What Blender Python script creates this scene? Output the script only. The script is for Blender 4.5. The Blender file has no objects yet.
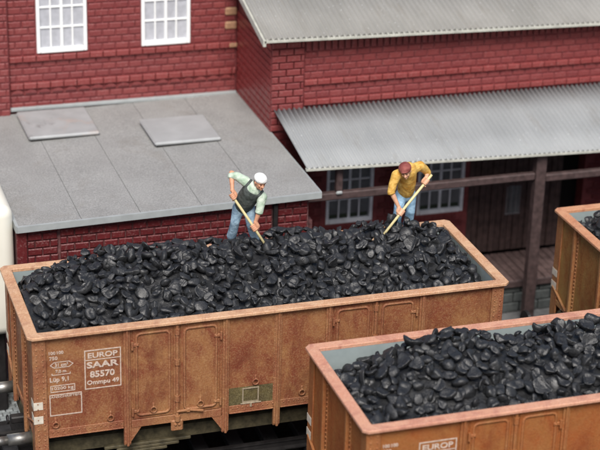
import bpy, bmesh, math, random
import numpy as np
from mathutils import Vector, Matrix, Quaternion
random.seed(7); RNG = np.random.RandomState(11)
S = bpy.context.scene; COL = S.collection

# ------------------------------------------------------------------ camera
FPX, YAW, PITCH, ROLL = 1786.52, 0.322939, 0.411885, 0.030342
CAMP = Vector((-3.81229, -24.36772, 15.47479))
def cam_axes():
    cy, sy, cp, sp = math.cos(YAW), math.sin(YAW), math.cos(PITCH), math.sin(PITCH)
    f = Vector((sy*cp, cy*cp, -sp)); r = Vector((cy, -sy, 0)); u = r.cross(f)
    cr, sr = math.cos(ROLL), math.sin(ROLL)
    return r*cr + u*sr, -r*sr + u*cr, f
CR, CU, CF = cam_axes()
cam = bpy.data.cameras.new('camera'); camo = bpy.data.objects.new('camera', cam); COL.objects.link(camo)
m = Matrix((CR, CU, -CF)).transposed().to_4x4(); m.translation = CAMP
camo.matrix_world = m
cam.sensor_width = 36; cam.lens = 36*FPX/600
cam.clip_start = 0.5; cam.clip_end = 300
cam.dof.use_dof = True; cam.dof.focus_distance = 29.6; cam.dof.aperture_fstop = 0.52; cam.dof.aperture_blades = 0
S.camera = camo
# ------------------------------------------------------------------ world + sun
SUN_EL, SUN_AZ = math.radians(52), math.radians(196)      # azimuth measured clockwise from +Y
w = bpy.data.worlds.new('World'); S.world = w; w.use_nodes = True
nt = w.node_tree; nt.nodes.clear()
sky = nt.nodes.new('ShaderNodeTexSky'); sky.sky_type = 'NISHITA'; sky.sun_disc = False
sky.sun_elevation = SUN_EL; sky.sun_rotation = SUN_AZ; sky.dust_density = 3; sky.air_density = 1; sky.ozone_density = 0.6
bg = nt.nodes.new('ShaderNodeBackground'); bg.inputs[1].default_value = 0.09
out = nt.nodes.new('ShaderNodeOutputWorld')
nt.links.new(sky.outputs[0], bg.inputs[0]); nt.links.new(bg.outputs[0], out.inputs[0])
sl = bpy.data.lights.new('sun', 'SUN'); sl.energy = 2.8; sl.angle = math.radians(26); sl.color = (1, .965, .92)
so = bpy.data.objects.new('sun', sl); COL.objects.link(so)
sd = Vector((math.sin(SUN_AZ)*math.cos(SUN_EL), math.cos(SUN_AZ)*math.cos(SUN_EL), math.sin(SUN_EL)))
so.rotation_euler = sd.to_track_quat('Z', 'Y').to_euler(); so.location = sd*60
S.view_settings.view_transform = 'Standard'; S.view_settings.look = 'None'
S.view_settings.exposure = 0.42; S.view_settings.gamma = 1; S.view_settings.use_curve_mapping = False
S.render.engine = 'CYCLES'

# ------------------------------------------------------------------ materials
def srgb(r, g, b):
    f = lambda c: (c/255/12.92) if c/255 <= .04045 else ((c/255+.055)/1.055)**2.4
    return (f(r), f(g), f(b), 1)
class NT:
    def __init__(s, name):
        s.m = bpy.data.materials.new(name); s.m.use_nodes = True; s.t = s.m.node_tree
        s.b = s.t.nodes['Principled BSDF']; s.tc = s.t.nodes.new('ShaderNodeTexCoord')
    def n(s, ty, **k):
        o = s.t.nodes.new(ty)
        for a, v in k.items(): setattr(o, a, v)
        return o
    def l(s, a, b): s.t.links.new(a, b)
    def mapped(s, scale):
        mp = s.n('ShaderNodeMapping'); mp.inputs['Scale'].default_value = scale; s.l(s.tc.outputs['Object'], mp.inputs[0]); return mp.outputs[0]
    def noise(s, scale, detail=4, rough=.55, sc3=None, dist=0):
        t = s.n('ShaderNodeTexNoise'); t.inputs['Scale'].default_value = scale; t.inputs['Detail'].default_value = detail
        t.inputs['Roughness'].default_value = rough; t.inputs['Distortion'].default_value = dist
        s.l(s.mapped(sc3) if sc3 else s.tc.outputs['Object'], t.inputs['Vector']); return t.outputs[0]
    def ramp(s, fac, a, b):
        r = s.n('ShaderNodeMapRange'); r.inputs[1].default_value = a; r.inputs[2].default_value = b; s.l(fac, r.inputs[0]); return r.outputs[0]
    def mix(s, fac, a, b, mode='MIX'):
        x = s.n('ShaderNodeMix', data_type='RGBA', blend_type=mode)
        for i, v in ((0, fac), (6, a), (7, b)):
            if isinstance(v, (tuple, list, float, int)): x.inputs[i].default_value = v
            else: s.l(v, x.inputs[i])
        return x.outputs[2]
    def math(s, op, a, b):
        x = s.n('ShaderNodeMath', operation=op)
        for i, v in ((0, a), (1, b)):
            if isinstance(v, (float, int)): x.inputs[i].default_value = v
            else: s.l(v, x.inputs[i])
        return x.outputs[0]
    def fin(s, col, rough=.6, bump=None, bs=.2, bd=.01, spec=.5, metal=0):
        if isinstance(col, tuple): s.b.inputs['Base Color'].default_value = col
        else: s.l(col, s.b.inputs['Base Color'])
        if isinstance(rough, float): s.b.inputs['Roughness'].default_value = rough
        else: s.l(rough, s.b.inputs['Roughness'])
        s.b.inputs['Specular IOR Level'].default_value = spec; s.b.inputs['Metallic'].default_value = metal
        if bump is not None:
            b = s.n('ShaderNodeBump'); b.inputs['Strength'].default_value = bs; b.inputs['Distance'].default_value = bd
            s.l(bump, b.inputs['Height']); s.l(b.outputs[0], s.b.inputs['Normal'])
        return s.m
def simple(name, col, rough=.6, var=.25, scale=6, bs=.15, spec=.4, metal=0, fine=60):
    t = NT(name); a = t.ramp(t.noise(scale, 5), .3, .7); d = tuple(c*(1-var) for c in col[:3])+(1,); u = tuple(min(1, c*(1+var*.6)) for c in col[:3])+(1,)
    return t.fin(t.mix(a, d, u), rough, t.noise(fine, 3), bs, .01, spec, metal)
def rust(name, red, ochre, dust, amt=.5, spk=.5):
    t = NT(name)
    big = t.ramp(t.noise(1.7, 4, .65, (1, 1, .7), .8), .43, .6)
    med = t.noise(6, 5, .7); fine = t.noise(38, 3, .75); f2 = t.noise(60, 2, .7)
    fac = t.math('MULTIPLY', t.math('ADD', t.math('MULTIPLY', big, .7), t.math('MULTIPLY', t.ramp(med, .4, .68), .45)), amt)
    c = t.mix(fac, red, ochre)
    c = t.mix(t.math('MULTIPLY', t.ramp(fine, .47, .68), spk), c, dust)
    c = t.mix(t.math('MULTIPLY', t.ramp(t.noise(44, 3, .75), .55, .72), .5), c, tuple(x*.45 for x in red[:3])+(1,))
    dk = t.ramp(t.noise(2.4, 6, .78, (1, 1, .4), .9), .48, .66)
    c = t.mix(t.math('MULTIPLY', dk, .6), c, (red[0]*.62, red[1]*.5, red[2]*.6, 1))
    c = t.mix(t.math('MULTIPLY', t.ramp(f2, .66, .74), .6), c, tuple(min(1, x*1.45) for x in dust[:3])+(1,))
    return t.fin(c, t.ramp(t.noise(9, 3), -.3, 1.2), t.math('ADD', fine, t.noise(24, 4)), .45, .01, .3)
def M_brick(name, a, b, grime=(.2, .03, .03, 1), gl=.25):
    t = NT(name)
    oi = t.n('ShaderNodeObjectInfo')
    c = t.mix(t.math('MULTIPLY', oi.outputs['Random'], .8), a, b)
    geo = t.n('ShaderNodeNewGeometry')
    nz = t.n('ShaderNodeTexNoise'); nz.inputs['Scale'].default_value = 2.2; nz.inputs['Detail'].default_value = 5; t.l(geo.outputs['Position'], nz.inputs['Vector'])
    nf = t.n('ShaderNodeTexNoise'); nf.inputs['Scale'].default_value = 28; nf.inputs['Detail'].default_value = 4; t.l(geo.outputs['Position'], nf.inputs['Vector'])
    c = t.mix(t.math('MULTIPLY', t.ramp(nz.outputs[0], .45, .75), gl), c, grime)
    c = t.mix(t.math('MULTIPLY', t.ramp(nf.outputs[0], .55, .8), .22), c, (.62, .45, .42, 1))
    return t.fin(c, .34, nf.outputs[0], .35, .012, .5)
BR = M_brick('brick_red', (.185, .037, .038, 1), (.24, .053, .051, 1))
BRL = M_brick('brick_red_band', (.215, .042, .04, 1), (.265, .056, .053, 1))
MORT = simple('mortar_plum', (.19, .042, .044, 1), .6, .3, 8)
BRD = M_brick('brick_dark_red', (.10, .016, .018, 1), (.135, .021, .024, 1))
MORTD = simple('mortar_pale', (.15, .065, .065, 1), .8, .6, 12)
MORTK = simple('mortar_dark', (.06, .015, .017, 1), .8, .4, 12)
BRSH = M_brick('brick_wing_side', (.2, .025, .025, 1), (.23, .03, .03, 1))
TAN = simple('bare_plastic_tan', (.42, .24, .14, 1), .5, .25, 15)
WHITE = simple('white_window_plastic', (.9, .91, .9, 1), .35, .04, 5, .03)
PALEF = simple('dusty_window_frame', (.82, .85, .9, 1), .5, .2, 5, .05)
def M_roofsheet():
    t = NT('sanded_roof_felt'); f = t.noise(36, 2, .8); f2 = t.noise(48, 2, .7); b = t.ramp(t.noise(1.3, 5, .6), .3, .7)
    c = t.mix(b, (.25, .25, .24, 1), (.325, .325, .312, 1))
    c = t.mix(t.ramp(f, .4, .62), t.mix(.3, c, (.1, .1, .105, 1)), t.mix(.25, c, (.5, .5, .48, 1)))
    c = t.mix(t.math('MULTIPLY', t.ramp(f2, .62, .7), .7), c, (.55, .55, .53, 1))
    c = t.mix(t.math('MULTIPLY', t.ramp(t.noise(.9, 4, .6, None, 1), .55, .75), .35), c, (.2, .18, .15, 1))
    return t.fin(c, .62, f, .5, .012, .4)
FELT = M_roofsheet()
FASCD = simple('roof_deck_grey', (.1, .1, .1, 1), .7)
FASC = simple('grey_roof_edge', (.35, .375, .375, 1), .45, .12, 5, .1)
def M_hatch():
    t = NT('roof_hatch_grey'); c = t.mix(t.ramp(t.noise(3, 4), .3, .7), (.31, .32, .32, 1), (.38, .39, .39, 1))
    c = t.mix(t.math('MULTIPLY', t.ramp(t.noise(1.7, 5, .7, None, .8), .53, .66), .4), c, (.45, .33, .27, 1))
    c = t.mix(t.math('MULTIPLY', t.ramp(t.noise(2.6, 5, .7, (1.3, .7, 1)), .58, .72), .6), c, (.1, .09, .085, 1))
    return t.fin(c, .4, t.noise(40, 3), .15, .01, .5)
HATCH = M_hatch()
HATCH2 = simple('roof_hatch_plain', (.36, .37, .37, 1), .4, .1, 3, .1)
def M_corr(name, base, hi):
    t = NT(name); c = t.mix(t.ramp(t.noise(1.2, 5, .6, (1, .4, 1)), .35, .68), base, hi)
    c = t.mix(t.math('MULTIPLY', t.ramp(t.noise(2.2, 5, .7, (1.5, .25, 1)), .55, .75), .4), c, (.2, .18, .15, 1))
    c = t.mix(t.math('MULTIPLY', t.ramp(t.noise(26, 2, .6), .7, .76), .8), c, (.85, .87, .88, 1))
    return t.fin(c, t.ramp(t.noise(5, 3), -1.0, 1.0), t.noise(50, 3), .12, .01, .3)
CORR = M_corr('corrugated_grey', (.28, .292, .295, 1), (.33, .342, .345, 1))
CORR2 = M_corr('corrugated_warm_grey', (.225, .222, .208, 1), (.285, .28, .264, 1))
CREDGE = simple('corrugated_edge_cream', (.5, .5, .44, 1), .5, .2, 6, .1)
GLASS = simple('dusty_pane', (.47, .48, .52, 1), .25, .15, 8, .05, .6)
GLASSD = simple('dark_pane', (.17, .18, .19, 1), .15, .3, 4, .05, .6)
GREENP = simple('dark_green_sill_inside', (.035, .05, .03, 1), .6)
WOODM = simple('brown_timber', (.08, .052, .05, 1), .6, .45, 9, .3)
WOODP = simple('brown_plank', (.07, .043, .04, 1), .6, .5, 7, .35)
WOODF = simple('dock_floor_plank', (.12, .08, .075, 1), .6, .45, 9, .3)
BARS = simple('dull_grey_bars', (.2, .19, .2, 1), .6)
STONE = simple('grey_green_stone', (.08, .088, .086, 1), .75, .35, 8, .4)
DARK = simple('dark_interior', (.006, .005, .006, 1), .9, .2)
CREAM = simple('cream_plastic', (.82, .8, .7, 1), .4, .04, 2, .03)
LIN = simple('wagon_inside_grey', (.29, .34, .34, 1), .5, .15, 3, .1)
OLIVE = simple('dusty_olive_underframe', (.085, .07, .038, 1), .7, .6, 9, .5)
BLACKF = simple('black_frame', (.02, .018, .018, 1), .5, .4, 9)
STEEL = simple('buffer_steel', (.34, .33, .31, 1), .42, .45, 6, .1, .5, .85)
SLEEP = simple('sleeper_dark', (.022, .022, .024, 1), .6, .4, 9)
BALL = simple('ballast_dark', (.02, .018, .017, 1), .9, .5, 30, 1.0, fine=25)
GRND = simple('ground_grey', (.15, .15, .15, 1), .8, .3, 5, .4)
COBB = simple('cobble_grey', (.3, .33, .33, 1), .6, .3, 7, .3)
LETT = simple('white_lettering', (.6, .48, .4, 1), .6, .3, 22, .05)
PATCHW = simple('white_paint_patch', (.66, .6, .5, 1), .5, .15, 12, .1)
GRNP = rust('green_panel', (.075, .062, .03, 1), (.16, .125, .05, 1), (.26, .22, .12, 1), .9, .5)

def coalmat(name, base, r0, r1):
    t = NT(name); f = t.noise(1.3, 3, .6, None, .8); g = t.noise(5, 3, .6)
    c = t.mix(t.ramp(f, .35, .7), base, tuple(x*1.9 for x in base[:3])+(1,))
    c = t.mix(t.math('MULTIPLY', t.ramp(g, .6, .74), .2), c, (.06, .063, .068, 1))
    return t.fin(c, t.math('ADD', .34, t.math('MULTIPLY', t.ramp(f, .3, .7), .25)), t.math('ADD', f, t.math('MULTIPLY', g, .35)), .4, .04, .6)
COAL = coalmat('coal_black', (.013, .0135, .0145, 1), .0, 1.1)
COALH = coalmat('coal_black_heap', (.013, .0135, .0145, 1), .0, 1.1)
for n_ in COALH.node_tree.nodes:
    if n_.type == 'TEX_NOISE': n_.inputs['Scale'].default_value *= 7
COALB = simple('coal_dust_below', (.006, .006, .0065, 1), .8)

# ------------------------------------------------------------------ mesh helpers
class MB:
    def __init__(s): s.v = []; s.f = []
    def add(s, vs, fs):
        o = len(s.v); s.v += [tuple(v) for v in vs]; s.f += [tuple(i+o for i in f) for f in fs]; return s
    def box(s, lo, hi, c=0.0, R=None, T=None):
        lo = np.array(lo, float); hi = np.array(hi, float); lo, hi = np.minimum(lo, hi), np.maximum(lo, hi)
        if c <= 0:
            vs = [(x, y, z) for x in (lo[0], hi[0]) for y in (lo[1], hi[1]) for z in (lo[2], hi[2])]
            fs = [(0, 1, 3, 2), (4, 6, 7, 5), (0, 4, 5, 1), (2, 3, 7, 6), (0, 2, 6, 4), (1, 5, 7, 3)]
        else:
            c = min(c, *((hi-lo)*.49)); ce = (lo+hi)/2; h = (hi-lo)/2; vs = []; idx = {}
            for sx in (-1, 1):
                for sy in (-1, 1):
                    for sz in (-1, 1):
                        for a in range(3):
                            d = h-c; d = d.copy(); d[a] = h[a]
                            idx[(sx, sy, sz, a)] = len(vs); vs.append(tuple(ce+d*np.array([sx, sy, sz])))
            fs = []
            for a in range(3):
                b, e = (a+1) % 3, (a+2) % 3
                for sg in (-1, 1):
                    q = []
                    for (p, r) in ((-1, -1), (1, -1), (1, 1), (-1, 1)):
                        k = [0, 0, 0]; k[a] = sg; k[b] = p; k[e] = r; q.append(idx[(*k, a)])
                    fs.append(tuple(q if sg > 0 else q[::-1]))
                for p in (-1, 1):
                    for r in (-1, 1):
                        k1 = [0, 0, 0]; k2 = [0, 0, 0]; k1[b] = k2[b] = p; k1[e] = k2[e] = r; k1[a] = -1; k2[a] = 1
                        q = [idx[(*k1, b)], idx[(*k2, b)], idx[(*k2, e)], idx[(*k1, e)]]
                        if p*r > 0: q = q[::-1]
                        q = q[::-1]
                        fs.append(tuple(q[::-1] if False else q))
            for sx in (-1, 1):
                for sy in (-1, 1):
                    for sz in (-1, 1):
                        q = [idx[(sx, sy, sz, a)] for a in range(3)]
                        fs.append(tuple(q if sx*sy*sz > 0 else q[::-1]))
        if R is not None: vs = [tuple(R @ Vector(v)) for v in vs]
        if T is not None: vs = [tuple(Vector(v)+Vector(T)) for v in vs]
        return s.add(vs, fs)
    def cyl(s, a, b, ra, rb=None, n=12, caps=True):
        rb = ra if rb is None else rb; a = Vector(a); b = Vector(b); d = (b-a).normalized()
        u = d.orthogonal().normalized(); v = d.cross(u); vs = []
        for P, r in ((a, ra), (b, rb)):
            for i in range(n):
                t = 2*math.pi*i/n; vs.append(P+u*math.cos(t)*r+v*math.sin(t)*r)
        fs = [(i, (i+1) % n, n+(i+1) % n, n+i) for i in range(n)]
        if caps: fs += [tuple(range(n))[::-1], tuple(range(n, 2*n))]
        return s.add(vs, fs)
    def tube(s, pts, r, n=8, closed=False):
        pts = [Vector(p) for p in pts]; N = len(pts); vs = []; fs = []; up = None
        rs = r if isinstance(r, (list, tuple)) else [r]*N
        for i, p in enumerate(pts):
            a = pts[(i-1) % N] if closed or i > 0 else p; b = pts[(i+1) % N] if closed or i < N-1 else p
            d = (b-a).normalized()
            if up is None: up = d.orthogonal().normalized()
            up = (up-d*up.dot(d)).normalized(); v = d.cross(up)
            for k in range(n):
                t = 2*math.pi*k/n; vs.append(p+(up*math.cos(t)+v*math.sin(t))*rs[i])
        for i in range(N if closed else N-1):
            j = (i+1) % N
            for k in range(n): fs.append((i*n+k, i*n+(k+1) % n, j*n+(k+1) % n, j*n+k))
        if not closed: fs += [tuple(range(n))[::-1], tuple((N-1)*n+k for k in range(n))]
        return s.add(vs, fs)
    def ring(s, c, R, r, axis='y', n=18, m=8):
        pts = []
        for i in range(n):
            t = 2*math.pi*i/n; a, b = R*math.cos(t), R*math.sin(t)
            pts.append((c[0]+a, c[1], c[2]+b) if axis == 'y' else (c[0], c[1]+a, c[2]+b))
        return s.tube(pts, r, m, True)
    def dome(s, c, r, d, n=6):                    # small rivet head standing out along -y or -x ('y','x')
        c = Vector(c); vs = []
        for k, (q, h) in enumerate(((1, 0), (.7, .7))):
            for i in range(n):
                t = 2*math.pi*i/n; a, b = r*q*math.cos(t), r*q*math.sin(t)
                vs.append(c+(Vector((a, -h*r, b)) if d == 'y' else Vector((-h*r, -a, b))))
        vs.append(c+(Vector((0, -r, 0)) if d == 'y' else Vector((-r, 0, 0))))
        fs = [(i, (i+1) % n, n+(i+1) % n, n+i) for i in range(n)]+[(n+i, n+(i+1) % n, 2*n) for i in range(n)]
        return s.add(vs, fs)
    def prism(s, pts, y0, y1):                    # polygon in x,z extruded in y
        n = len(pts); vs = [(x, y0, z) for x, z in pts]+[(x, y1, z) for x, z in pts]
        return s.add(vs, [tuple(range(n)), tuple(range(n, 2*n))[::-1]]+[(i, n+i, n+(i+1) % n, (i+1) % n) for i in range(n)])
    def mesh(s, name, mat, smooth=False, fix=True):
        me = bpy.data.meshes.new(name); me.from_pydata(s.v, [], s.f)
        if fix:
            bm = bmesh.new(); bm.from_mesh(me); bmesh.ops.recalc_face_normals(bm, faces=bm.faces); bm.to_mesh(me); bm.free()
        me.materials.append(mat)
        if smooth: me.shade_smooth()
        me.update(); return me
    def build(s, name, mat, parent=None, smooth=False, fix=True, **k):
        return link(name, s.mesh(name, mat, smooth, fix), parent, **k)
def link(name, me, parent=None, loc=None, rot=None, **k):
    o = bpy.data.objects.new(name, me); COL.objects.link(o)
    if parent is not None: o.parent = parent
    if loc is not None: o.location = loc
    if rot is not None: o.rotation_euler = rot
    for a, v in k.items(): o[a] = v
    return o
def thing(name, label, cat, loc=(0, 0, 0), group=None, data=None):
    o = link(name, data, None, loc); o['label'] = label; o['category'] = cat
    if group: o['group'] = group
    return o
def smooth_by_angle(me, deg=35):
    me.shade_smooth()
    try: me.set_sharp_from_angle(angle=math.radians(deg))
    except Exception: pass

# ------------------------------------------------------------------ bricks
_bm = {}
def brick_mesh(wd, h, dep, mat, cf=.014):
    k = (round(wd, 2), round(h, 3), round(dep, 3), mat.name)
    if k not in _bm:
        m = MB(); wq = k[0]; x0, x1, z0, z1, c = -wq/2, wq/2, -h/2, h/2, cf
        # open-backed chamfered face, standing out along -y
        vs = [(x0, 0, z0), (x1, 0, z0), (x1, 0, z1), (x0, 0, z1),
              (x0, -dep+c, z0), (x1, -dep+c, z0), (x1, -dep+c, z1), (x0, -dep+c, z1),
              (x0+c, -dep, z0+c), (x1-c, -dep, z0+c), (x1-c, -dep, z1-c), (x0+c, -dep, z1-c)]
        fs = [(8, 9, 10, 11)]
        for i in range(4):
            j = (i+1) % 4; fs += [(i, j, 4+j, 4+i), (4+i, 4+j, 8+j, 8+i)]
        m.add(vs, fs); _bm[k] = m.mesh('brick', mat, False, False)
    return _bm[k]
class Wall:
    """running bond laid in the plane y = const; the largest-showing bricks are objects, the rest one joined mesh"""
    def __init__(s, parent, mat, name='brick', limit=300):
        s.p = parent; s.mat = mat; s.n = 0; s.limit = limit; s.rest = MB(); s.name = name
    def put(s, x, y, z, wd, h, dep, single=True, mat=None, tilt=0):
        if single and s.n < s.limit:
            o = link(s.name, brick_mesh(wd, h, dep, mat or s.mat), s.p, (x, y+random.uniform(-.003, .003), z)); s.n += 1
            o.rotation_euler = (random.uniform(-.012, .012), random.uniform(-.012, .012)+tilt, random.uniform(-.012, .012))
        else:
            me = brick_mesh(wd, h, dep, mat or s.mat)
            s.rest.add([(v.co.x+x, v.co.y+y, v.co.z+z) for v in me.vertices], [tuple(p.vertices) for p in me.polygons])
    def lay(s, x0, x1, z0, rows, y, holes=(), pitch=.272, row=.142, dep=.022, single=lambda x, z: True, mat=None, shift=0):
        gap = .02
        for r in range(rows):
            z = z0+row*(r+.5); xs = x0-(pitch/2 if (r+shift) % 2 else 0)
            while xs < x1-.01:
                segs = [(max(xs, x0), min(xs+pitch, x1))]
                for (a, b, c, d) in holes:
                    if z+row*.35 > c and z-row*.35 < d:
                        ns = []
                        for (p, q) in segs:
                            if q <= a or p >= b: ns.append((p, q))
                            else:
                                if p < a: ns.append((p, a))
                                if q > b: ns.append((b, q))
                        segs = ns
                for (p, q) in segs:
                    if q-p > .05: s.put((p+q)/2, y, z, q-p-gap, row-gap, dep, single((p+q)/2, z), mat)
                xs += pitch
    def done(s, name='brickwork'):
        if s.rest.v: s.rest.build(name, s.mat, s.p, False, False, kind='stuff')

def window(parent, x0, x1, z0, z1, y, frame, pane, cols=4, rowh=.42, sill=True, name='window', green=False):
    """white small-paned window; returns the frame part with its panes as children"""
    m = MB(); fw = .07
    m.box((x0, y-.03, z0), (x0+fw, y+.05, z1), .01); m.box((x1-fw, y-.03, z0), (x1, y+.05, z1), .01)
    m.box((x0+fw+.001, y-.028, z1-fw), (x1-fw-.001, y+.048, z1), .01)
    m.box((x0+fw+.001, y-.045, z0), (x1-fw-.001, y+.048, z0+.1), .015)
    ix0, ix1, iz0 = x0+fw, x1-fw, z0+.1; cw = (ix1-ix0)/cols
    for i in range(1, cols):
        t = .028 if i*2 == cols else .016
        m.box((ix0+cw*i-t, y+(-.012 if i*2 == cols else -.002), iz0+.001), (ix0+cw*i+t, y+.04, z1-fw-.001), .005)
    z = iz0+rowh; zs = [iz0]
    while z < z1-fw-.1:
        zs.append(z); m.box((ix0+.001, y+.001, z-.016), (ix1-.001, y+.037, z+.016), .005); z += rowh
    zs.append(z1-fw)
    f = m.build(name, frame, parent)
    for i in range(cols):
        for j in range(len(zs)-1):
            MB().box((ix0+cw*i+.002, y+.03, zs[j]+.002), (ix0+cw*(i+1)-.002, y+.036, zs[j+1]-.002)).build('pane', pane, f)
    if green:
        for i in range(cols): MB().box((ix0+cw*i+.03, y+.02, zs[0]+.004), (ix0+cw*(i+1)-.03, y+.028, zs[0]+.09)).build('dark_pane_foot', GREENP, f)
    return f

# ================================================================== GROUND
o = MB().box((-8, 3.35, -1.1), (24, 14, -.95)).build('ground', GRND, kind='structure')
o = MB().box((-8, -14, -1.1), (24, 3.35, -.5)).build('track_bed', BALL, kind='structure')
m = MB()                                            # cobbles seen past the wagon's end
yy = 3.42; r = 0
while yy < 5.6:
    xx = -2.2+(r % 2)*.07
    while xx < 1.4:
        m.box((xx, yy, -.95), (xx+.125, yy+.125, -.915+random.uniform(0, .012)), .012); xx += .14
    yy += .14; r += 1
m.build('cobblestones', COBB, kind='stuff', label='small grey square cobbles of the yard past the end of the front wagon')

# ================================================================== BACK BUILDING (upper left)
YB = 9.7
bld = thing('brick_building', 'red brick building at the upper left with white small-paned windows', 'building')
BW = MB()
wins = [(1.92, 2.94), (4.06, 5.08)]; WZ0, WZ1 = 4.15, 6.0
def cored(mb, x0, x1, z0, z1, y, dep, holes):       # mortar slab with real openings
    xs = sorted({x0, x1, *[h[0] for h in holes], *[h[1] for h in holes]})
    for a, b in zip(xs[:-1], xs[1:]):
        hh = [h for h in holes if h[0] <= a+1e-6 and h[1] >= b-1e-6]
        if not hh: mb.box((a, y, z0), (b, y+dep, z1))
        else:
            h = hh[0]
            if h[2] > z0: mb.box((a, y, z0), (b, y+dep, h[2]))
            if h[3] < z1: mb.box((a, y, h[3]), (b, y+dep, z1))
hol = [(a, b, WZ0, WZ1) for a, b in wins]
cored(BW, 1.33, 6.08, -.95, 6.6, YB, .35, hol)
BW.box((-4, YB-.12, -.95), (1.33, YB+.35, 6.6))
bwall = BW.build('wall', MORT, bld, False)
W1 = Wall(bwall, BR, limit=300)
Z0 = 2.90
vis = lambda x, z: z < 5.32 and x > 1.0
W1.lay(1.35, 6.06, 2.985, 3, YB, single=vis)                       # below lower band
# small arches under the lower band
x = 1.5
arc = MB(); n = 9
arc.prism([(-.11, 0)]+[(.11*math.cos(math.pi-i*math.pi/n), .075*math.sin(i*math.pi/n)) for i in range(1, n)]+[(.11, 0)], -.055, 0)
am = arc.mesh('arch_brick', BR)
ZB2 = 3.42
while x < 6.0:
    o = link('arch_brick', am, bwall, (x, YB, ZB2-.085)); x += .272
def band(Wl, x0, x1, z, y, mat, h=.125, dep=.075, sg=lambda x, z: True, pitch=.272, tilt=0):
    x = x0
    while x < x1-.04:
        q = min(x+pitch, x1); Wl.put((x+q)/2, y, z, q-x-.014, h, dep, sg((x+q)/2, z), mat, tilt); x += pitch
band(W1, 1.35, 6.06, ZB2+.065, YB, BRL)
W1.lay(1.35, 6.06, 3.565, 3, YB, single=vis, shift=1)
band(W1, 1.35, 6.06, 4.055, YB, BRL, .12, .085)
W1.lay(1.35, 6.06, 4.125, 17, YB, holes=[(a-.01, b+.01, WZ0-.01, WZ1) for a, b in wins], single=vis)
W1.lay(-3.9, 1.33, Z0, 24, YB-.12, single=vis, pitch=.24)
W1.lay(-3.9, 1.33, -.9, 26, YB-.12, single=lambda x, z: False, pitch=.24)
W1.done()
for (a, b) in wins: window(bld, a, b, WZ0, WZ1, YB-.02, WHITE, GLASS)
for z in (4.45, 4.75, 5.12):                                        # bare tan keying at the corner
    MB().box((5.82, YB-.06, z-.07), (6.075, YB-.001, z+.1), .03).build('quoin_block', TAN, bld)
MB().box((5.9, YB-.10, 4.0), (6.076, YB-.05, 4.1), .02).build('quoin_block', TAN, bld)
MB().box((1.34, YB-.09, 2.97), (6.07, YB-.001, 3.04), .01).build('flashing', FASC, bld)
MB().box((-4.2, YB+.35, 6.55), (6.3, YB+4, 6.7)).build('roof', FELT, bld)

# ================================================================== WING (upper right)
YF, XC = 7.27, 6.08
wing = thing('brick_wing', 'red brick wing at the upper right under the higher corrugated roof', 'building')
m = MB(); dz0, dz1 = .84, 2.55
dwin = [(7.32, 8.34), (9.31, 10.36)]
hol = [(a, b, dz0, dz1) for a, b in dwin]+[(10.46, 13.12, -.95, 2.9)]
hol = [(7.32, 8.34, dz0, dz1), (9.31, 10.36, dz0, dz1), (10.46, 13.12, -.95, 2.9)]
cored(m, XC+.03, 15.5, -.95, 4.84, YF, .3, hol)
m.box((XC, YF+.001, -.95), (XC+.3, YF+.002, 4.9))
sv = [(XC+.03, YF+.3, -.95), (XC+.03, 10.4, -.95), (XC+.03, 10.4, 5.75), (XC+.03, YF+.3, 4.98)]
m.add(sv+[(x+.25, y, z) for x, y, z in sv], [(0, 1, 2, 3), (7, 6, 5, 4), (0, 4, 5, 1), (1, 5, 6, 2), (2, 6, 7, 3), (3, 7, 4, 0)])
wwall = m.build('wall', MORT, wing)
W2 = Wall(wwall, BR, limit=300)
vis2 = lambda x, z: x < 13.35
XP = 6.75
# corner pilaster
W2.lay(XC, XP, 3.0, 13, YF, dep=.07, pitch=.30, single=vis2)
# wall courses
W2.lay(XP+.01, 15.4, 3.62, 2, YF, single=vis2)
band(W2, XP+.01, 15.4, 3.555, YF, BRL, .115, .07, vis2)
band(W2, XP+.01, 15.4, 3.97, YF, BRL, .11, .075, vis2)
W2.lay(XP+.01, 15.4, 4.035, 4, YF, single=vis2, shift=1)
dent = MB(); x = XP+.03                                            # soldier course under the eave
while x < 15.3:
    dent.box((x, YF-.06, 4.62), (x+.1, YF-.001, 4.86), .01); x += .135
dent.build('soldier_course', BR, wwall, kind='stuff')
W2.done()
side = MB(); row = .142                                           # foreshortened left flank
for r in range(40):
    z = -.9+row*(r+.5); y = YF+.0-(0 if r % 2 else .136)
    while y < 9.68:
        a = max(y, YF+.005); b = min(y+.272, 9.69)
        if z < 4.85+(a-YF)*.26 and b-a > .04: side.box((XC-.0, a+.01, z-.061), (XC+.029, b-.01, z+.061), .008)
        y += .272
side.build('side_brickwork', BRSH, wwall, kind='stuff')
low = MB()                                                         # brickwork down by the dock
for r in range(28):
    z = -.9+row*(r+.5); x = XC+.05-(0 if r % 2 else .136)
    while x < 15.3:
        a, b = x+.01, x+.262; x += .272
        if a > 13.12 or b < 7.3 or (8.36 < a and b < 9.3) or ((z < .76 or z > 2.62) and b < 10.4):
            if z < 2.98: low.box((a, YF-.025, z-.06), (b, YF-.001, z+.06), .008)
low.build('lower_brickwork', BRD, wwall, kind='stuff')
for (a, b) in dwin: window(wing, a, b, dz0, dz1, YF+.03, PALEF, GLASSD, green=True)

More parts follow.
